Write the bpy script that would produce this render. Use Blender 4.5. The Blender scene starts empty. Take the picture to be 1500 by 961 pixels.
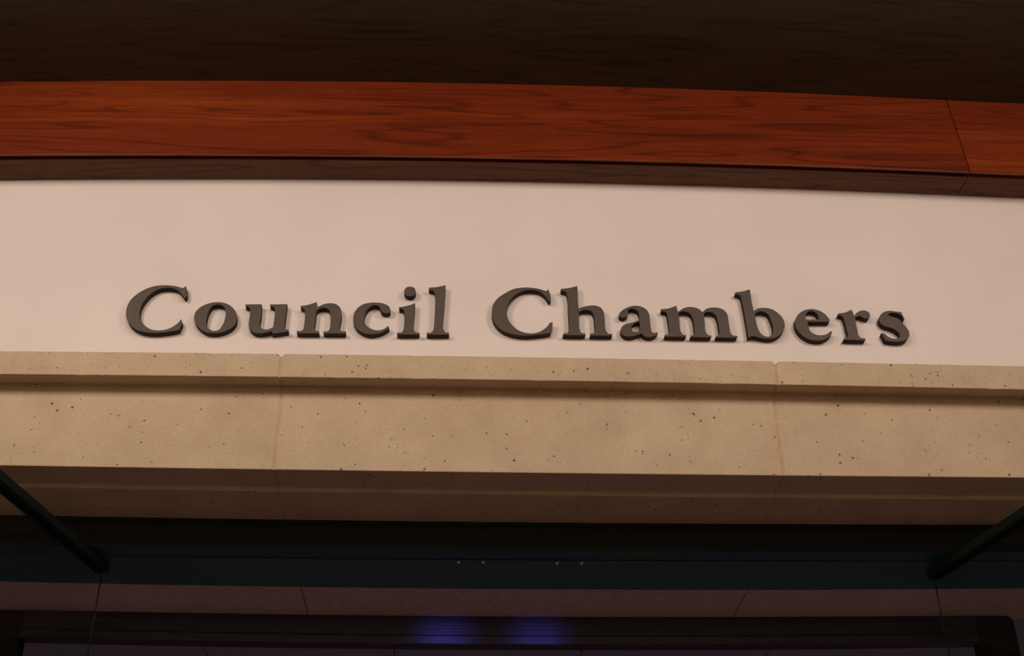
import bpy, bmesh, math, random
from mathutils import Vector, Matrix
random.seed(7)
sc = bpy.context.scene
C = sc.collection
W, H, F = 1500.0, 961.0, 1900.0

# ------------------------------------------------------------------ camera
def nrm(v): return Vector(v).normalized()
XC = nrm((47700, -701, -F))                 # world X seen from the camera
ZC = Vector((-20, 3000, -F)); ZC = (ZC - ZC.dot(XC) * XC).normalized()
YC = ZC.cross(XC)
M = Matrix((XC, YC, ZC))
CAM = Vector((0, 0, 1.6))
cd = bpy.data.cameras.new('camera')
cd.sensor_width = 36; cd.lens = 36 * F / W; cd.clip_start = 0.02; cd.clip_end = 100
cam = bpy.data.objects.new('camera', cd); C.objects.link(cam)
cam.matrix_world = Matrix.Translation(CAM) @ M.to_4x4()
sc.camera = cam

def at_y(px, py, Y):                        # photo measurement -> point on the vertical plane y=Y
    d = M @ Vector((px - W/2, -(py - H/2), -F))
    t = (Y - CAM.y) / d.y
    return CAM + d * t
def at_z(px, py, Z):
    d = M @ Vector((px - W/2, -(py - H/2), -F))
    return CAM + d * ((Z - CAM.z) / d.z)

PX = (0, 375, 750, 1125, 1500)
def edge(pys, Y, pxs=PX):
    """height profile z(x) of a long, slightly cambered edge lying in plane y=Y (least squares parabola)"""
    pts = [at_y(x, y, Y) for x, y in zip(pxs, pys)]
    n = len(pts); S = [sum(p.x**k for p in pts) for k in range(5)]
    T = [sum(p.z * p.x**k for p in pts) for k in range(3)]
    A = Matrix(((S[0], S[1], S[2]), (S[1], S[2], S[3]), (S[2], S[3], S[4])))
    a, b, c = A.inverted() @ Vector(T)
    L = 1.5
    def z(x):
        if abs(x) <= L: return a + b*x + c*x*x
        s = L if x > 0 else -L
        return a + b*s + c*s*s + (b + 2*c*s) * (x - s) * 0.4
    return z

# ------------------------------------------------------------------ materials
def new_mat(name):
    m = bpy.data.materials.new(name); m.use_nodes = True
    nt = m.node_tree; return m, nt, nt.nodes['Principled BSDF'], nt.links
def node(nt, t, **kw):
    n = nt.nodes.new(t)
    for k, v in kw.items():
        if k in n.inputs: n.inputs[k].default_value = v
        else: setattr(n, k, v)
    return n
def ramp(nt, stops, src):
    r = nt.nodes.new('ShaderNodeValToRGB'); e = r.color_ramp.elements
    while len(e) < len(stops): e.new(0.5)
    for el, (p, c) in zip(e, stops): el.position = p; el.color = (*c, 1)
    nt.links.new(src, r.inputs[0]); return r
def coords(nt, scale=(1,1,1), rot=(0,0,0)):
    tc = nt.nodes.new('ShaderNodeTexCoord'); mp = nt.nodes.new('ShaderNodeMapping')
    mp.inputs['Scale'].default_value = scale; mp.inputs['Rotation'].default_value = rot
    nt.links.new(tc.outputs['Object'], mp.inputs['Vector']); return mp.outputs[0]

def plain(name, col, rough=0.6, metal=0.0, spec=0.5):
    m, nt, b, L = new_mat(name)
    b.inputs['Base Color'].default_value = (*col, 1); b.inputs['Roughness'].default_value = rough
    b.inputs['Metallic'].default_value = metal; b.inputs['Specular IOR Level'].default_value = spec
    n = node(nt, 'ShaderNodeTexNoise', Scale=60.0, Detail=3.0)
    L.new(coords(nt), n.inputs['Vector'])
    r = ramp(nt, [(0.3, tuple(c*0.9 for c in col)), (0.7, tuple(min(1, c*1.1) for c in col))], n.outputs['Fac'])
    L.new(r.outputs[0], b.inputs['Base Color'])
    return m

def paint_mat():
    m, nt, b, L = new_mat('painted plaster')
    v = coords(nt)
    n = node(nt, 'ShaderNodeTexNoise', Scale=260.0, Detail=4.0); L.new(v, n.inputs['Vector'])
    n2 = node(nt, 'ShaderNodeTexNoise', Scale=3.0, Detail=2.0); L.new(v, n2.inputs['Vector'])
    r = ramp(nt, [(0.3, (0.68, 0.595, 0.55)), (0.7, (0.73, 0.64, 0.59))], n2.outputs['Fac'])
    L.new(r.outputs[0], b.inputs['Base Color'])
    bp = node(nt, 'ShaderNodeBump', Strength=0.12, Distance=0.002); L.new(n.outputs['Fac'], bp.inputs['Height'])
    L.new(bp.outputs[0], b.inputs['Normal'])
    b.inputs['Roughness'].default_value = 0.75; b.inputs['Specular IOR Level'].default_value = 0.3
    return m

def stone_mat():
    m, nt, b, L = new_mat('limestone')
    v = coords(nt)
    n = node(nt, 'ShaderNodeTexNoise', Scale=7.0, Detail=6.0, Roughness=0.6); L.new(v, n.inputs['Vector'])
    base = ramp(nt, [(0.3, (0.50, 0.375, 0.245)), (0.7, (0.60, 0.465, 0.32))], n.outputs['Fac'])
    g = node(nt, 'ShaderNodeTexNoise', Scale=330.0, Detail=4.0, Roughness=0.7); L.new(v, g.inputs['Vector'])
    gr = ramp(nt, [(0.3, (0.74, 0.72, 0.69)), (0.7, (1.0, 1.0, 1.0))], g.outputs['Fac'])
    mx = node(nt, 'ShaderNodeMixRGB', blend_type='MULTIPLY'); mx.inputs[0].default_value = 1
    L.new(base.outputs[0], mx.inputs[1]); L.new(gr.outputs[0], mx.inputs[2])
    # pits: sparse small voids (random per cell)
    vo = node(nt, 'ShaderNodeTexVoronoi', Scale=62.0); vo.inputs['Randomness'].default_value = 1
    dn = node(nt, 'ShaderNodeTexNoise', Scale=120.0, Detail=2.0)
    L.new(v, dn.inputs['Vector'])
    ad = node(nt, 'ShaderNodeMixRGB', blend_type='ADD'); ad.inputs[0].default_value = 0.012
    L.new(v, ad.inputs[1]); L.new(dn.outputs['Color'], ad.inputs[2]); L.new(ad.outputs[0], vo.inputs['Vector'])
    sep = nt.nodes.new('ShaderNodeSeparateColor'); L.new(vo.outputs['Color'], sep.inputs[0])
    # radius per cell = 0 .. 0.13
    rad = node(nt, 'ShaderNodeMapRange'); L.new(sep.outputs[0], rad.inputs[0])
    rad.inputs['From Min'].default_value = 0.5; rad.inputs['From Max'].default_value = 1.0
    rad.inputs['To Min'].default_value = 0.0; rad.inputs['To Max'].default_value = 0.20
    sub = node(nt, 'ShaderNodeMath', operation='SUBTRACT'); L.new(rad.outputs[0], sub.inputs[0]); L.new(vo.outputs['Distance'], sub.inputs[1])
    pit = node(nt, 'ShaderNodeMapRange'); L.new(sub.outputs[0], pit.inputs[0])
    pit.inputs['From Min'].default_value = -0.015; pit.inputs['From Max'].default_value = 0.015
    vf = node(nt, 'ShaderNodeTexVoronoi', Scale=170.0); L.new(ad.outputs[0], vf.inputs['Vector'])
    sf = nt.nodes.new('ShaderNodeSeparateColor'); L.new(vf.outputs['Color'], sf.inputs[0])
    rf = node(nt, 'ShaderNodeMapRange'); L.new(sf.outputs[1], rf.inputs[0])
    rf.inputs['From Min'].default_value = 0.72; rf.inputs['From Max'].default_value = 1.0
    rf.inputs['To Min'].default_value = 0.0; rf.inputs['To Max'].default_value = 0.26
    su = node(nt, 'ShaderNodeMath', operation='SUBTRACT'); L.new(rf.outputs[0], su.inputs[0]); L.new(vf.outputs['Distance'], su.inputs[1])
    pf = node(nt, 'ShaderNodeMapRange'); L.new(su.outputs[0], pf.inputs[0])
    pf.inputs['From Min'].default_value = -0.03; pf.inputs['From Max'].default_value = 0.03; pf.inputs['To Max'].default_value = 0.6
    pmax = node(nt, 'ShaderNodeMath', operation='MAXIMUM'); L.new(pf.outputs[0], pmax.inputs[0]); L.new(pit.outputs[0], pmax.inputs[1])
    pit = pmax
    mx2 = node(nt, 'ShaderNodeMixRGB', blend_type='MIX'); L.new(pit.outputs[0], mx2.inputs[0])
    L.new(mx.outputs[0], mx2.inputs[1]); mx2.inputs[2].default_value = (0.14, 0.085, 0.05, 1)
    L.new(mx2.outputs[0], b.inputs['Base Color'])
    sb = node(nt, 'ShaderNodeMath', operation='SUBTRACT'); L.new(g.outputs['Fac'], sb.inputs[0]); L.new(pit.outputs[0], sb.inputs[1])
    bp = node(nt, 'ShaderNodeBump', Strength=0.35, Distance=0.003); L.new(sb.outputs[0], bp.inputs['Height'])
    L.new(bp.outputs[0], b.inputs['Normal'])
    b.inputs['Roughness'].default_value = 0.85; b.inputs['Specular IOR Level'].default_value = 0.25
    return m

def wood_mat(name, lo, mid, hi, rough=0.38, seed=0.0):
    m, nt, b, L = new_mat(name)
    tc = nt.nodes.new('ShaderNodeTexCoord')
    def mapped(s, off=(0,0,0)):
        mp = nt.nodes.new('ShaderNodeMapping'); mp.inputs['Scale'].default_value = s
        mp.inputs['Location'].default_value = off
        L.new(tc.outputs['Object'], mp.inputs['Vector']); return mp.outputs[0]
    # broad figure : elongated cathedral rings from a stretched noise field
    n = node(nt, 'ShaderNodeTexNoise', Scale=1.0, Detail=2.5, Roughness=0.5, Distortion=0.35)
    L.new(mapped((0.55, 7.5, 9.0), (seed, seed*0.7, 0)), n.inputs['Vector'])
    k = node(nt, 'ShaderNodeMath', operation='MULTIPLY'); k.inputs[1].default_value = 11.0; L.new(n.outputs['Fac'], k.inputs[0])
    fr = node(nt, 'ShaderNodeMath', operation='PINGPONG'); fr.inputs[1].default_value = 0.5; L.new(k.outputs[0], fr.inputs[0])
    fine = node(nt, 'ShaderNodeTexNoise', Scale=1.0, Detail=4.0, Roughness=0.65)
    L.new(mapped((9, 150, 170), (seed, 0, 0)), fine.inputs['Vector'])
    broad = node(nt, 'ShaderNodeTexNoise', Scale=1.0, Detail=2.0)
    L.new(mapped((0.8, 9, 10), (seed+5, 0, 0)), broad.inputs['Vector'])
    c1 = ramp(nt, [(0.0, lo), (0.16, mid), (0.5, mid), (1.0, hi)], broad.outputs['Fac'])
    c1.color_ramp.elements[0].position = 0.22; c1.color_ramp.elements[1].position = 0.42
    c1.color_ramp.elements[2].position = 0.55; c1.color_ramp.elements[3].position = 0.75
    line = ramp(nt, [(0.0, (0.42, 0.40, 0.42)), (0.16, (0.95, 0.95, 0.95)), (1.0, (1, 1, 1))], fr.outputs[0])
    fl = ramp(nt, [(0.3, (0.72, 0.70, 0.70)), (0.6, (1.05, 1.05, 1.05))], fine.outputs['Fac'])
    m1 = node(nt, 'ShaderNodeMixRGB', blend_type='MULTIPLY'); m1.inputs[0].default_value = 0.75
    L.new(c1.outputs[0], m1.inputs[1]); L.new(line.outputs[0], m1.inputs[2])
    m2 = node(nt, 'ShaderNodeMixRGB', blend_type='MULTIPLY'); m2.inputs[0].default_value = 0.9
    L.new(m1.outputs[0], m2.inputs[1]); L.new(fl.outputs[0], m2.inputs[2])
    L.new(m2.outputs[0], b.inputs['Base Color'])
    b.inputs['Roughness'].default_value = rough
    b.inputs['Specular IOR Level'].default_value = 0.28
    return m

paint = paint_mat(); stone = stone_mat()
WL, WM, WH = (0.070, 0.014, 0.004), (0.168, 0.024, 0.005), (0.25, 0.043, 0.007)
wood_a = wood_mat('cherry veneer', WL, WM, WH, 0.42, 0.0)
wood_b = wood_mat('cherry veneer second board', WL, WM, WH, 0.42, 3.7)
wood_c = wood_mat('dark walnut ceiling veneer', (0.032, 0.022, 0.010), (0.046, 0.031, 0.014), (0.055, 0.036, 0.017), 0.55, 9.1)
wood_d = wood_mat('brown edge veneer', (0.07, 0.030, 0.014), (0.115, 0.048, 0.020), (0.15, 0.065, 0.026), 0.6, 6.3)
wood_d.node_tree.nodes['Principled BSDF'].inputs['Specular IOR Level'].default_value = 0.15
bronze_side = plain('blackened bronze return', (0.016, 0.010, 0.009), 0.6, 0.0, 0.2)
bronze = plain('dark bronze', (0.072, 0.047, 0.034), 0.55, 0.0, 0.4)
mortar = plain('tan mortar', (0.45, 0.31, 0.16), 0.9)
black_metal = plain('black anodised metal', (0.026, 0.068, 0.078), 0.5, 0.0, 0.35)
face_metal = plain('matt black frame face', (0.008, 0.011, 0.010), 0.65, 0.0, 0.2)
inner_metal = plain('dark grey frame paint', (0.026, 0.027, 0.036), 0.5, 0.0, 0.3)
rail_metal = plain('matt black rail metal', (0.006, 0.010, 0.008), 0.7, 0.0, 0.15)
steel = plain('bright steel', (0.55, 0.54, 0.50), 0.3, 1.0)
tile_m = plain('ceiling board', (0.44, 0.33, 0.30), 0.9)
void_m = plain('dark void above ceiling', (0.02, 0.02, 0.02), 0.9)
carpet = plain('brown carpet', (0.30, 0.20, 0.215), 0.95)
drywall = plain('beige wall', (0.35, 0.28, 0.22), 0.85)
def glass_mat():
    m, nt, b, L = new_mat('clear glass')
    b.inputs['Base Color'].default_value = (0.93, 0.97, 0.95, 1)
    b.inputs['Roughness'].default_value = 0.0; b.inputs['IOR'].default_value = 1.18
    b.inputs['Transmission Weight'].default_value = 1.0
    return m
glass = glass_mat()
glass_edge = plain('polished glass edge', (0.030, 0.028, 0.025), 0.8, 0.0, 0.05)

# ------------------------------------------------------------------ helpers
def link_mesh(name, bm, mat, parent=None, loc=(0,0,0), smooth=False, recalc=True):
    if recalc: bmesh.ops.recalc_face_normals(bm, faces=bm.faces)
    me = bpy.data.meshes.new(name); bm.to_mesh(me); bm.free()
    me.materials.append(mat)
    if smooth:
        for p in me.polygons: p.use_smooth = True
    o = bpy.data.objects.new(name, me); C.objects.link(o); o.location = loc
    if parent: o.parent = parent
    return o
def tag(o, label, cat, group=None):
    o['label'] = label; o['category'] = cat
    if group: o['group'] = group
    return o
def struct(o): o['kind'] = 'structure'; return o
def empty(name, loc):
    o = bpy.data.objects.new(name, None); C.objects.link(o); o.location = loc
    o.empty_display_size = 0.1; return o
def box(bm, x0, x1, y0, y1, z0, z1, bev=0.0):
    r = bmesh.ops.create_cube(bm, size=1)
    for v in r['verts']:
        v.co = Vector(((x0+x1)/2 + v.co.x*(x1-x0), (y0+y1)/2 + v.co.y*(y1-y0), (z0+z1)/2 + v.co.z*(z1-z0)))
    if bev:
        es = list({e for v in r['verts'] for e in v.link_edges})
        bmesh.ops.bevel(bm, geom=es, offset=bev, segments=2, affect='EDGES')
def sweep(prof, x0, x1, n, org=(0,0,0), extra=()):
    """closed profile [(Y, zfun)] carried along X; returns bmesh in coordinates relative to org"""
    bm = bmesh.new(); rows = []
    for x in sorted([x0 + (x1-x0)*i/n for i in range(n+1)] + list(extra)):
        rows.append([bm.verts.new((x-org[0], Y-org[1], zf(x)-org[2])) for Y, zf in prof])
    k = len(prof)
    for a, b in zip(rows, rows[1:]):
        for j in range(k):
            bm.faces.new((a[j], a[(j+1) % k], b[(j+1) % k], b[j]))
    bm.faces.new(rows[0]); bm.faces.new(rows[-1][::-1])
    return bm
def off(f, d): return lambda x: f(x) + d
def bevel_mod(o, w, seg=2):
    m = o.modifiers.new('bevel', 'BEVEL'); m.width = w; m.segments = seg; m.limit_method = 'ANGLE'; m.angle_limit = math.radians(30)

XL, XR = -2.3, 2.35
# ------------------------------------------------------------------ planes of the front
YW = 2.80                    # painted wall
YF, YT = 2.69, 2.755         # wood fascia : bottom edge and (leaning back) top edge
YCAP, YM = 2.69, 2.745       # stone cap and main face
YLIP = 2.845                 # small drip step in the lintel's underside
YFR, YFB = 3.00, 3.17        # black frame front and back
YIN = 3.40                   # inner frame

z_wt = edge((120, 118, 123.5, 135, 153), YT)
z_wf = edge((227, 227, 231.5, 241, 256), YF)
z_wb = edge((265, 264, 267, 276.5, 292), YW)
z_st = edge((514, 516.5, 523, 528.5, 536), YCAP)
z_cb = edge((548.5, 551, 557, 563.5, 570.5), YCAP)
z_cu = edge((563, 565, 571, 577, 583), YM)
z_mb = edge((682, 687, 692.5, 696.5, 699.5), YM)
z_l0 = edge((707, 713, 719, 723.5, 726.5), YLIP)
z_l1 = edge((712.5, 718.5, 724.5, 729, 732), YLIP)
z_ft = edge((754.5, 760, 765.5, 767.5, 768.5), YFR)
z_fb = edge((800, 803.5, 807, 809, 809), YFR)
z_bb = edge((852, 859, 863, 864, 862), YFB)

# ------------------------------------------------------------------ wall
zw_top, zw_bot = z_wb(0) + 0.35, z_l0(0) + 0.05
bm = bmesh.new()
box(bm, XL, XR, 0, 0.2, 0, zw_top - zw_bot)
for v in bm.verts: pass
wall = link_mesh('wall_front', bm, paint, loc=(0, YW, zw_bot)); struct(wall)

# ------------------------------------------------------------------ wood fascia: two boards meeting at a scarf joint
JX_T, JX_B = at_y(1390, 160, YT).x, at_y(1424, 262, YF).x
def fascia(name, x0, x1, mat, label, lean0=False, lean1=False):
    zt = 0.03
    prof = [(YF, z_wf), (YT, z_wt), (YT, off(z_wt, zt)), (YW - 0.006, off(z_wt, zt)), (YW - 0.006, z_wb), (YF + 0.020, off(z_wf, -0.001)), (YF + 0.020, off(z_wf, 0.020)), (YF + 0.006, off(z_wf, 0.020)), (YF + 0.006, off(z_wf, -0.001))]
    org = ((x0 + x1)/2, YF, z_wf((x0+x1)/2))
    bm = sweep(prof, x0, x1, 40, org=org)
    # slanted joint end: shift top vertices
    zt0, zb0 = z_wt(JX_B) - org[2], z_wf(JX_B) - org[2]
    for v in bm.verts:
        wx = v.co.x + org[0]
        near = max(0, 1 - abs(wx - JX_B) / 0.12)
        if near > 0:
            t = max(0.0, min(1.0, (v.co.z - zb0) / (zt0 - zb0)))
            v.co.x += (JX_T - JX_B) * t * near
    o = link_mesh(name, bm, mat, loc=org)
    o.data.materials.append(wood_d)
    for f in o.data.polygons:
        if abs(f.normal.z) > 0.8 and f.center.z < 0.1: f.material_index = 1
    bevel_mod(o, 0.0022)
    return tag(o, label, 'wood panel', 'cherry wood fascia boards')
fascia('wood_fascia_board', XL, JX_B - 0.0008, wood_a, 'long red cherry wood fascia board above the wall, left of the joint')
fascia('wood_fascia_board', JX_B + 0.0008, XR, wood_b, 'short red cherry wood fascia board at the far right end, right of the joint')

# ------------------------------------------------------------------ ceiling in front (dark wood)
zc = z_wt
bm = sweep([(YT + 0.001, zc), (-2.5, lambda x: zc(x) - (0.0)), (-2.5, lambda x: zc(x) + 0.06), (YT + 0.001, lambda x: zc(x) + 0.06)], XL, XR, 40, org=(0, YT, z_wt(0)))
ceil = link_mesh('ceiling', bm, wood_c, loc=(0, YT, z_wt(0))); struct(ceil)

# ------------------------------------------------------------------ stone lintel : three blocks with mortar joints
J1 = (at_y(411, 550, YCAP).x, at_y(404, 640, YM).x)
J2 = (at_y(1135, 550, YCAP).x, at_y(1144, 640, YM).x)
j1, j2 = sum(J1)/2, sum(J2)/2
def block(x0, x1, label):
    def z_top(x):                       # worn corners next to the joints
        d = min(abs(x - x0) if x0 > XL else 9, abs(x - x1) if x1 < XR else 9)
        return z_st(x) - 0.007 * max(0, 1 - d/0.006)
    prof = [(YCAP, z_top), (YCAP, z_cb), (YM, z_cu), (YM, z_mb), (YLIP, z_l0), (YLIP, z_l1), (YFR + 0.004, z_ft), (YFR + 0.004, off(z_ft, 0.03)),
            (YW - 0.002, off(z_ft, 0.03)), (YW - 0.002, z_top)]
    org = ((x0+x1)/2, YCAP, z_mb((x0+x1)/2))
    n = max(6, int((x1-x0)/0.02))
    bm = sweep(prof, x0, x1, n, org=org, extra=(x0 + 0.006, x1 - 0.006))
    o = link_mesh('stone_lintel_block', bm, stone, loc=org)
    bevel_mod(o, 0.0025, 2)
    rnd = random.Random(int((x0+9)*100))
    # chips along the arrises
    for v in o.data.vertices:
        if v.co.y < 0.002 and rnd.random() < 0.12: v.co.y += rnd.uniform(0.0005, 0.002)
    return tag(o, label, 'stone block', 'limestone lintel blocks over the doorway')
G = 0.0022
blkL = block(XL, j1 - G, 'pitted beige limestone lintel block at the left end, below the word Council')
blkM = block(j1 + G, j2 - G, 'long beige limestone lintel block in the middle, between the two mortar joints')
blkR = block(j2 + G, XR, 'beige limestone lintel block at the right end, below the letters e r s')
for jx, par in ((j1, blkL), (j2, blkR)):
    prof = [(YCAP + 0.002, off(z_st, -0.008)), (YCAP + 0.002, z_cb), (YM + 0.0012, z_cu), (YM + 0.0012, z_mb), (YLIP + 0.0007, off(z_l0, 0.0007)), (YLIP + 0.0007, off(z_l1, 0.0007)), (YFR, off(z_ft, 0.0007)), (YFR, off(z_ft, 0.02)), (YW - 0.01, off(z_st, -0.008))]
    bm = sweep(prof, jx - G - 0.0004, jx + G + 0.0004, 1, org=par.location)
    o = link_mesh('mortar_joint', bm, mortar, parent=par)
    o['label'] = 'tan mortar'

# ------------------------------------------------------------------ black door frame over the opening
fr = empty('door_frame', (0, YFR, z_fb(0)))
org = fr.location.copy()
YB2 = YFR + 0.055
z_s1 = edge((813, 817, 821, 823, 822), YB2)
prof = [(YFR, z_ft), (YFR, off(z_ft, -0.008)), (YFR + 0.006, off(z_ft, -0.011)), (YFR + 0.006, off(z_fb, 0.020)), (YFR - 0.002, off(z_fb, 0.017)),
        (YFR - 0.002, z_fb), (YB2, z_fb), (YB2, z_s1), (YFB, z_bb), (YFB, off(z_ft, 0.1)), (YFR + 0.006, off(z_ft, 0.0))]
bm = sweep(prof, XL, XR, 40, org=org)
o = link_mesh('header', bm, black_metal, parent=fr); o.data.materials.append(face_metal)
for f in o.data.polygons:
    if f.center.y < 0.02 or abs(f.normal.y) > 0.9: f.material_index = 1
bevel_mod(o, 0.0015)
tag(fr, 'black metal door frame header under the stone lintel, dotted with bright screws', 'door frame')
def screw(name, px, py, r):
    p = at_y(px, py, YB2 + 0.002)
    zb = z_s1(p.x)
    bm = bmesh.new()
    bmesh.ops.create_cone(bm, cap_ends=True, segments=20, radius1=r, radius2=r*0.75, depth=r*0.9)
    bmesh.ops.bevel(bm, geom=list(bm.edges), offset=r*0.15, segments=2, affect='EDGES')
    # hex recess ring
    bmesh.ops.create_uvsphere(bm, u_segments=12, v_segments=8, radius=r*0.5, matrix=Matrix.Translation((0,0,r*0.45)))
    for v in bm.verts: v.co = Vector((v.co.x, -v.co.z, v.co.y))
    o = link_mesh(name, bm, steel, parent=fr, loc=(p.x - org.x, YB2 - r*0.4 - org.y, p.z - org.z), smooth=True)
    return o
for px, py in ((672, 824), (708, 824), (816, 825.5), (852, 825.5)): screw('screw', px, py, 0.0052)

# ------------------------------------------------------------------ open frameless glass doors with black top rails
zd = z_s1(0) - 0.006
def door(name, p0, p1, label):
    a = at_z(*p0, zd); b = at_z(*p1, zd)
    d = (b - a); d.z = 0; ln = 1.05; ang = math.atan2(d.y, d.x)
    root = empty(name, (a.x, a.y, 0)); root.rotation_euler = (0, 0, ang); struct(root)
    bm = bmesh.new(); box(bm, -0.012, ln, -0.019, 0.019, zd - 0.024, zd, 0.002)
    link_mesh('top_rail', bm, rail_metal, parent=root)
    bm = bmesh.new(); box(bm, -0.010, ln, -0.0035, 0.0035, 0.11, zd - 0.024)
    gp = link_mesh('glass_pane', bm, glass, parent=root); gp.data.materials.append(glass_edge)
    for f in gp.data.polygons:
        if abs(f.normal.x) > 0.9: f.material_index = 1
    bm = bmesh.new(); box(bm, -0.012, ln, -0.019, 0.019, 0.01, 0.11, 0.002)
    link_mesh('bottom_rail', bm, black_metal, parent=root)
    bm = bmesh.new()
    for s in (-1, 1):
        bmesh.ops.create_cone(bm, cap_ends=True, segments=16, radius1=0.0125, radius2=0.0125, depth=0.6, matrix=Matrix.Translation((ln - 0.09, s*0.045, 1.05)))
        for h in (0.85, 1.25):
            bmesh.ops.create_cone(bm, cap_ends=True, segments=12, radius1=0.007, radius2=0.007, depth=0.045,
                matrix=Matrix.Translation((ln - 0.09, s*0.0225, h)) @ Matrix.Rotation(math.pi/2, 4, 'X'))
    link_mesh('pull_handle', bm, steel, parent=root)
    bm = bmesh.new(); bmesh.ops.create_cone(bm, cap_ends=True, segments=16, radius1=0.005, radius2=0.004, depth=0.012, matrix=Matrix.Translation((-0.026, 0, zd + 0.002)))
    link_mesh('pivot_pin', bm, steel, parent=root)
    root['label'] = label
    print('door', name, a, math.degrees(ang), d.length)
    return root
door('door_1', (148, 824), (0, 697), 'left glass door swung open, seen as its black top rail')
door('door_2', (1370, 834), (1500, 748), 'right glass door swung open, seen as its black top rail')

# ------------------------------------------------------------------ vestibule ceiling and inner frame
ZI = z_bb(0) + 0.012
tp = 0.58
p = at_z(450, 895, ZI); x0 = p.x
bm = bmesh.new()
z_in = lambda x: z_bb(x) + 0.010
nx0, nx1 = -5, 6
ys = [YFB - 0.005, YIN + 0.05 + 0.0]
yy = YFB - 0.01
rows = []
def tile(xa, xb, ya, yb, g):
    xs = [xa + g, (xa+xb)/2, xb - g]
    lo = [[bm.verts.new((x, y, z_in(x) + dz)) for x in xs] for y in (ya + g, yb - g) for dz in (0, 0.015)]
    a, a2, b, b2 = lo
    for q in (0, 1):
        bm.faces.new((a[q], b[q], b[q+1], a[q+1])); bm.faces.new((a2[q], a2[q+1], b2[q+1], b2[q]))
        bm.faces.new((a[q], a[q+1], a2[q+1], a2[q])); bm.faces.new((b[q], b2[q], b2[q+1], b[q+1]))
    bm.faces.new((a[0], a2[0], b2[0], b[0])); bm.faces.new((a[2], b[2], b2[2], a2[2]))
for i in range(-3, 4): tile(x0 + i*2*tp, x0 + (i+1)*2*tp, YFB + 0.002, YIN + 0.03, 0.0014)
struct(link_mesh('trim_1', bm, tile_m)); bm = bmesh.new()
x1_ = at_z(577, 950, ZI).x
for k in range(9):
    for i in range(-5, 6): tile(x1_ + i*0.548, x1_ + (i+1)*0.548, YIN + 0.03 + k*0.548, YIN + 0.03 + (k+1)*0.548, 0.0016)
ci = link_mesh('ceiling_inner', bm, plain('grey acoustic tile', (0.22, 0.225, 0.29), 0.9)); struct(ci)
bm = bmesh.new(); box(bm, x0 + nx0*tp, x0 + nx1*tp, YFB + 0.01, 8.6, ZI + 0.03, ZI + 0.06)
cb = link_mesh('backing', bm, void_m, parent=ci)

z_ht = edge((886, 893, 897.5, 897, 891), YIN, (20, 400, 750, 1125, 1484))
z_hb = edge((933, 940.5, 944, 943, 940), YIN, (35, 400, 750, 1125, 1438))
xl_i = at_y(34, 900, YIN).x; xl_o = xl_i - 0.10
xr_i = at_y(1436, 935, YIN).x; xr_o = at_y(1482, 895, YIN).x
print('inner', xl_i, xr_i, xr_o, z_ht(0), z_in(0))
inn = empty('door_frame', ((xl_i+xr_i)/2, YIN, 0))
org2 = inn.location.copy()
zin2 = lambda x: z_in(x) - 0.0006
prof = [(YIN, z_hb), (YIN, off(z_hb, 0.022)), (YIN + 0.004, off(z_hb, 0.026)), (YIN + 0.004, off(z_hb, 0.050)), (YIN, off(z_hb, 0.054)), (YIN, zin2), (YIN + 0.05, zin2), (YIN + 0.05, z_hb)]
bm = sweep(prof, xl_i, xr_i, 30, org=org2)
o = link_mesh('header', bm, inner_metal, parent=inn); bevel_mod(o, 0.0015)
for xa, xb, s in ((xl_o, xl_i, -1), (xr_i, xr_o, 1)):
    zt = z_in((xa+xb)/2) - 0.003
    bm = bmesh.new()
    c = 0.012
    pts = [(xa, 0), (xb, 0), (xb, zt), (xa, zt)]
    if s > 0: pts = [(xa, 0), (xb, 0), (xb, zt - c), (xb - c, zt), (xa, zt)]
    else: pts = [(xa, 0), (xb, 0), (xb, zt), (xa + c, zt), (xa, zt - c)]
    lo = [bm.verts.new((x - org2.x, 0, z)) for x, z in pts]; hi = [bm.verts.new((x - org2.x, 0.05, z)) for x, z in pts]
    bm.faces.new(lo); bm.faces.new(hi[::-1])
    for i in range(len(pts)):
        j = (i+1) % len(pts); bm.faces.new((lo[i], lo[j], hi[j], hi[i]))
    o = link_mesh('jamb', bm, face_metal, parent=inn)
tag(inn, 'inner dark door frame with a faint blue glow on its header, below the tiled ceiling', 'door frame')

# ------------------------------------------------------------------ rest of the room (out of the frame but real)
bm = bmesh.new(); box(bm, -4, 4, -3, 9, -0.1, 0)
struct(link_mesh('floor', bm, carpet))
zwt = z_wt(0) + 0.05
for nm, xa, xb in (('wall_left', XL - 0.1, XL), ('wall_right', XR, XR + 0.1)):
    bm = bmesh.new(); box(bm, xa, xb, -3, 9, 0, zwt)
    struct(link_mesh(nm, bm, drywall))
bm = bmesh.new(); box(bm, XL, XR, 8.7, 8.8, 0, ZI + 0.05)
struct(link_mesh('wall_back', bm, drywall))
bm = bmesh.new(); box(bm, XL, XR, -2.65, -2.5, 0, zwt)
struct(link_mesh('wall_behind', bm, plain('cream wall', (0.72, 0.58, 0.44), 0.85)))

# ------------------------------------------------------------------ letters (traced outlines, 19 mm thick, fixed to the wall)
TH = 0.019
YL = YW - TH
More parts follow.
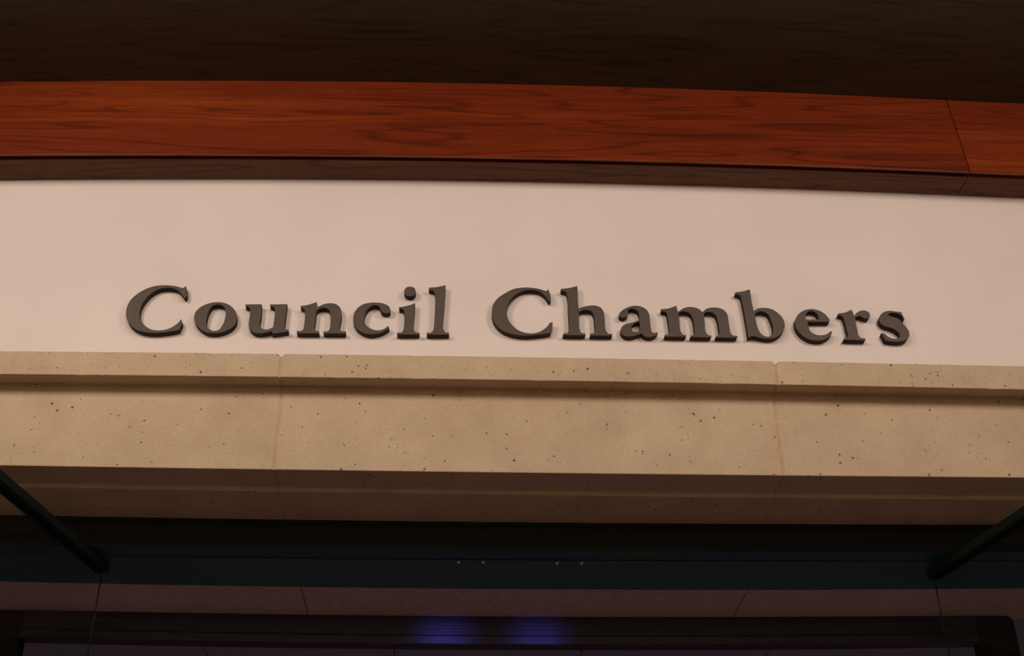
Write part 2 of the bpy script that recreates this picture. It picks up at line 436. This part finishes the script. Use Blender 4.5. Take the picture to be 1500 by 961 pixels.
# each contour: zoom coordinates; a trailing 1 marks a corner
L_ = {}
L_['C1'] = (175, 405, 9.61, [[(935,133,1),(893,163,1),(800,137),(640,122),(500,133),(370,175),(250,245),(150,340),(100,450),(92,540),(115,630),(165,700),(240,750),(340,780),(476,795),(600,790),(720,775),(842,752,1),(882,650),(870,598,1),(820,655),(740,712),(640,748),(540,758),(450,745),(370,700),(318,645),(290,590),(284,510),(308,415),(360,330),(430,255),(520,195),(640,160),(740,163),(820,192),(868,240),(918,308,1),(946,275),(948,200)]])
L_['o'] = (275, 430, 12.01, [[(520,150),(660,168),(780,235),(850,330),(866,425),(850,510),(790,590),(680,655),(540,692),(430,697),(320,680),(220,625),(140,535),(110,440),(135,330),(220,240),(350,178)],
    [(517,195),(600,207),(650,255),(672,340),(655,440),(610,555),(545,635),(470,655),(390,635),(342,585),(326,510),(340,400),(385,285),(445,212)]])
L_['u'] = (350, 430, 12.01, [[(110,190,1),(400,185,1),(385,400),(366,555),(400,610),(470,630),(540,618),(602,590,1),(640,300,1),(612,240),(550,225,1),(545,190,1),(850,185,1),(822,400),(796,600,1),(812,630,1),(872,632,1),(868,670,1),(590,708,1),(578,660,1),(480,688),(360,702),(270,690),(205,640),(172,565),(180,450),(205,300,1),(178,240),(115,228,1)]])
L_['n'] = (425, 430, 12.01, [[(180,218,1),(300,200),(470,148,1),(478,240,1),(580,190),(700,168),(800,182),(875,240),(903,330),(895,450),(866,620),(900,660,1),(980,662,1),(978,706,1),(588,702,1),(582,665,1),(660,660),(692,630),(712,400),(700,320),(665,272),(590,250),(510,272),(460,315,1),(447,450),(426,620),(450,655,1),(506,660,1),(514,702,1),(120,698,1),(110,655,1),(195,655),(228,630),(262,350),(245,272),(190,252,1)]])
L_['c'] = (505, 430, 12.01, [[(580,158),(700,180),(780,228),(803,285),(795,330),(760,347),(700,347),(655,325),(635,290),(600,225),(530,205),(450,235),(390,290),(352,380),(346,470),(365,540),(430,600),(500,632),(590,645),(680,625),(772,565,1),(782,608,1),(690,668),(590,703),(470,718),(350,700),(250,650),(182,570),(150,470),(158,370),(220,260),(320,190),(450,160)]])
L_['i'] = (575, 410, 9.61, [[(90,385,1),(220,360),(318,325,1),(314,420),(298,690),(325,738,1),(380,742,1),(378,769,1),(66,769,1),(62,740,1),(125,738),(150,710),(165,480),(145,412),(92,408,1)]])
L_['idot'] = (575, 410, 9.61, [[(245,93),(305,112),(328,163),(305,213),(245,233),(186,213),(162,163),(186,112)]])
L_['l'] = (575, 410, 9.61, [[(510,108,1),(640,97),(747,73,1),(735,300),(712,690),(745,740,1),(797,742,1),(795,771,1),(482,771,1),(480,742,1),(540,740),(572,710),(600,250),(585,165),(512,137,1)]])
L_['C2'] = (710, 410, 9.61, [[(893,128,1),(866,158,1),(780,130),(650,108),(520,108),(400,130),(280,190),(170,270),(112,370),(100,460),(118,560),(170,645),(250,712),(350,755),(460,777),(600,784),(750,772),(926,750,1),(945,690),(960,597,1),(920,600,1),(870,665),(790,720),(700,748),(600,748),(500,720),(410,660),(340,570),(309,480),(312,400),(345,310),(400,240),(480,182),(560,150),(650,140),(750,157),(830,205),(908,304,1),(930,285),(918,190)]])
L_['h'] = (810, 410, 9.61, [[(110,126,1),(230,112),(345,85,1),(348,250),(360,402,1),(430,378),(520,360),(610,362),(685,400),(720,470),(728,560),(742,700),(775,755,1),(838,762,1),(833,786,1),(520,782,1),(527,752,1),(570,750),(588,725),(584,600),(574,500),(545,445),(480,425),(420,428),(368,452,1),(365,560),(376,700),(398,745,1),(460,757,1),(455,781,1),(140,777,1),(148,750,1),(205,745),(224,710),(214,400),(206,250),(180,170),(112,152,1)]])
L_['a'] = (895, 430, 12.01, [[(430,213),(550,235),(630,285),(670,360),(685,480),(700,600),(720,672),(755,692),(800,678,1),(825,690,1),(790,735),(720,760),(650,767),(590,750),(535,700,1),(470,725),(400,747),(310,757),(240,745),(185,700),(170,645),(188,590),(240,543),(340,515),(430,492),(492,465,1),(494,370),(470,310),(420,278),(350,268),(305,292),(300,345),(285,390),(255,415),(200,423),(155,402),(142,370),(165,325),(235,270),(330,228)],
    [(500,495,1),(430,518),(380,555),(357,605),(375,655),(430,675),(485,665),(515,640,1)]])
L_['m'] = (960, 430, 10.68, [[(90,243,1),(210,230),(330,188,1),(352,285,1),(460,222),(580,210),(680,240),(737,288,1),(800,238),(880,217),(970,220),(1070,255),(1125,320),(1142,420),(1165,560),(1182,625),(1215,655,1),(1290,662,1),(1277,692,1),(940,686,1),(950,657,1),(990,652),(1003,620),(988,500),(966,390),(935,328),(880,295),(810,290),(757,312,1),(772,450),(788,600),(830,652,1),(882,658,1),(872,686,1),(547,681,1),(554,655,1),(596,650),(610,615),(598,450),(582,380),(545,318),(480,285),(410,283),(364,302,1),(374,400),(392,580),(430,642,1),(487,650,1),(477,677,1),(140,672,1),(152,641,1),(200,638),(216,600),(196,400),(165,290),(94,276,1)]])
L_['b'] = (1065, 415, 9.61, [[(118,125,1),(230,110),(322,82,1),(340,220),(376,388,1),(430,355),(520,345),(620,360),(720,420),(790,500),(813,590),(785,685),(720,745),(620,778),(520,776),(430,757),(360,742),(300,770,1),(298,740,1),(262,520),(225,320),(180,170),(116,150,1)],
    [(396,430,1),(440,400),(510,400),(575,435),(618,520),(648,640),(640,710),(590,748),(530,742),(465,690),(425,600),(402,500)]])
L_['e'] = (1150, 440, 12.01, [[(440,152),(560,165),(670,215),(750,290),(788,355),(775,378,1),(395,376,1),(412,470),(455,550),(540,600),(650,612),(740,588),(802,540,1),(832,555,1),(810,610),(750,660),(660,697),(560,707),(450,695),(340,645),(245,560),(190,470),(175,380),(215,270),(310,185)],
    [(362,335,1),(366,260),(410,198),(470,188),(540,218),(585,285),(590,335,1)]])
L_['r'] = (1220, 440, 12.01, [[(95,228,1),(220,210),(330,160,1),(378,270,1),(430,210),(510,178),(585,182),(640,218),(657,262),(640,302),(600,320),(530,302),(470,275),(395,300,1),(405,400),(432,520),(455,615),(490,658,1),(580,672,1),(572,700,1),(184,694,1),(202,657,1),(250,652),(268,620),(235,480),(205,360),(170,285),(91,256,1)]])
L_['s'] = (1275, 440, 12.01, [[(320,182),(430,192),(545,206,1),(604,328,1),(586,350,1),(556,285),(500,240),(430,222),(360,222),(320,240),(322,262),(400,292),(490,325),(572,405),(640,480),(683,560),(680,635),(620,698),(520,724),(430,727),(330,716),(264,706,1),(192,572,1),(240,580),(320,640),(400,670),(465,672),(508,640),(512,590),(470,545),(380,492),(250,452),(175,400),(150,340),(165,275),(230,208)]])

def smooth_contour(pts, nseg=7):
    n = len(pts); out = []
    P = [(p[0], p[1]) for p in pts]; K = [len(p) > 2 for p in pts]
    for i in range(n):
        j = (i+1) % n
        p1, p2 = P[i], P[j]
        p0 = P[i-1] if not K[i] else (2*p1[0]-p2[0], 2*p1[1]-p2[1])
        p3 = P[(j+1) % n] if not K[j] else (2*p2[0]-p1[0], 2*p2[1]-p1[1])
        if K[i] and K[j]: out.append(p1); continue
        # centripetal-ish Catmull-Rom via chord scaled tangents
        d1 = math.dist(p1, p2) or 1; d0 = math.dist(p0, p1) or 1; d2 = math.dist(p2, p3) or 1
        t1 = [((p2[a]-p1[a])/d1*d0 + (p1[a]-p0[a])/d0*d1)/(d0+d1)*d1 for a in (0, 1)]
        t2 = [((p3[a]-p2[a])/d2*d1 + (p2[a]-p1[a])/d1*d2)/(d1+d2)*d1 for a in (0, 1)]
        m1, m2 = min(1.0, 1.6*d0/d1), min(1.0, 1.6*d2/d1)
        t1 = [q*m1 for q in t1]; t2 = [q*m2 for q in t2]
        for s in range(nseg):
            t = s / nseg; h = (2*t**3-3*t*t+1, t**3-2*t*t+t, -2*t**3+3*t*t, t**3-t*t)
            out.append(tuple(h[0]*p1[a]+h[1]*t1[a]+h[2]*p2[a]+h[3]*t2[a] for a in (0, 1)))
    return out

def letter_mesh(key, org):
    ox, oy, s, conts = L_[key]
    cu = bpy.data.curves.new('tmp', 'CURVE'); cu.dimensions = '2D'; cu.fill_mode = 'BOTH'
    bev = 0.0007
    cu.extrude = TH/2 - bev; cu.bevel_depth = bev; cu.bevel_resolution = 1; cu.offset = -bev
    for c in conts:
        q = [at_y(ox + x/s, oy + y/s, YL) for x, y in smooth_contour(c)]
        sp = cu.splines.new('POLY'); sp.points.add(len(q) - 1); sp.use_cyclic_u = True
        for pt, v in zip(sp.points, q): pt.co = (v.x - org.x, v.z - org.z, 0, 1)
    ob = bpy.data.objects.new('tmp', cu); C.objects.link(ob)
    bpy.context.view_layer.update()
    me = bpy.data.meshes.new_from_object(ob.evaluated_get(bpy.context.evaluated_depsgraph_get()))
    bpy.data.objects.remove(ob); bpy.data.curves.remove(cu)
    me.name = 'sign_letter'
    me.transform(Matrix.Translation((0, TH/2 - TH, 0)) @ Matrix.Rotation(math.pi/2, 4, 'X'))
    bm = bmesh.new(); bm.from_mesh(me); bmesh.ops.remove_doubles(bm, verts=bm.verts, dist=1e-5)
    bmesh.ops.recalc_face_normals(bm, faces=bm.faces); bm.to_mesh(me); bm.free()
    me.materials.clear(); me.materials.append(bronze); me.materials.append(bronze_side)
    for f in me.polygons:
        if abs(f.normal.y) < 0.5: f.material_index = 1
    return me
GRP = 'dark bronze letters on the wall'
def origin(key):
    ox, oy, s, c = L_[key]
    xs = [p[0] for p in c[0]]; y1 = max(p[1] for p in c[0])
    p = at_y(ox + (min(xs)+max(xs))/2/s, oy + y1/s, YL)
    return Vector((p.x, YW - 0.0002, p.z))
def letter(key, label):
    o_ = origin(key)
    o = bpy.data.objects.new('sign_letter', letter_mesh(key, o_)); C.objects.link(o); o.location = o_
    return tag(o, label, 'letter', GRP)
letter('C1', 'dark bronze capital C beginning the word Council')
letter('o', 'dark bronze lowercase o, second letter of Council')
letter('u', 'dark bronze lowercase u, third letter of Council')
letter('n', 'dark bronze lowercase n, fourth letter of Council')
letter('c', 'dark bronze lowercase c between n and i in Council')
o_ = origin('i')
ri = empty('sign_letter', o_); tag(ri, 'dark bronze lowercase i with a round dot, in Council', 'letter', GRP)
a_ = bpy.data.objects.new('stem', letter_mesh('i', o_)); C.objects.link(a_); a_.parent = ri
b_ = bpy.data.objects.new('dot', letter_mesh('idot', o_)); C.objects.link(b_); b_.parent = ri
letter('l', 'dark bronze lowercase l ending the word Council')
letter('C2', 'dark bronze capital C beginning the word Chambers')
letter('h', 'dark bronze lowercase h, second letter of Chambers')
letter('a', 'dark bronze lowercase a, third letter of Chambers')
letter('m', 'wide dark bronze lowercase m in the middle of Chambers')
letter('b', 'dark bronze lowercase b with a tall stem, in Chambers')
letter('e', 'dark bronze lowercase e between b and r in Chambers')
letter('r', 'dark bronze lowercase r before the last letter of Chambers')
letter('s', 'dark bronze lowercase s ending the word Chambers')

# ------------------------------------------------------------------ lights: recessed downlights in the wooden ceiling, dim vestibule
def area(name, loc, tgt, size, power, col, sy=None, spread=math.pi):
    l = bpy.data.lights.new(name, 'AREA'); l.shape = 'DISK' if sy is None else 'ELLIPSE'
    l.size = size
    if sy: l.size_y = sy
    l.energy = power; l.color = col; l.spread = spread
    o = bpy.data.objects.new(name, l); C.objects.link(o); o.location = loc
    o.rotation_euler = (Vector(tgt) - Vector(loc)).to_track_quat('-Z', 'Y').to_euler(); return o
WARM = (1.0, 0.87, 0.77)
zl = z_wt(0) - 0.04
ZD = 3.88
area('downlight', (-1.5, 0.85, ZD), (-1.15, 2.3, 2.6), 0.7, 32, WARM)
area('downlight', (1.5, 0.85, ZD), (1.15, 2.3, 2.6), 0.7, 26, WARM)
area('downlight', (-0.1, 0.7, ZD), (-0.1, 2.1, 2.6), 0.7, 17, WARM)
area('back_fill', (0.0, -1.3, ZD), (0.0, -2.5, 2.4), 0.5, 95, (1.0, 0.86, 0.70))  # added unseen light: brightens the wall behind for soft frontal fill
area('vestibule_light', (0.3, 5.5, ZI - 0.1), (0.3, 5.5, 0), 0.5, 22, (0.6, 0.55, 1.0))
for px, e in ((650, 1.0), (788, 0.8)):     # added unseen lights that make the two blue glows on the inner header
    p = at_y(px, 934, YIN)
    area('blue_glow_fill', (p.x, YIN - 0.20, p.z), (p.x, YIN, p.z), 0.13, 0.045 * e, (0.17, 0.12, 1.0), 0.012, math.radians(42))

w = bpy.data.worlds.new('world'); sc.world = w; w.use_nodes = True
w.node_tree.nodes['Background'].inputs[0].default_value = (0.8, 0.8, 1.0, 1)
w.node_tree.nodes['Background'].inputs[1].default_value = 0.001
sc.view_settings.view_transform = 'Standard'; sc.view_settings.look = 'None'
sc.view_settings.gamma = 1; sc.view_settings.exposure = -0.45; sc.view_settings.use_curve_mapping = False
print('Z', z_wt(0), z_wf(0), z_wb(0), z_st(0), z_mb(0), z_l0(0), z_l1(0), z_ft(0), z_fb(0), z_s1(0), z_bb(0), z_cb(0), z_cu(0))
print('slopes', [round(f(1)-f(-1), 4) for f in (z_wt, z_wf, z_wb, z_st, z_mb, z_ft, z_bb)], [round(f(0)-(f(1.4)+f(-1.4))/2, 4) for f in (z_wt, z_wf, z_wb, z_st, z_mb, z_ft, z_bb)])
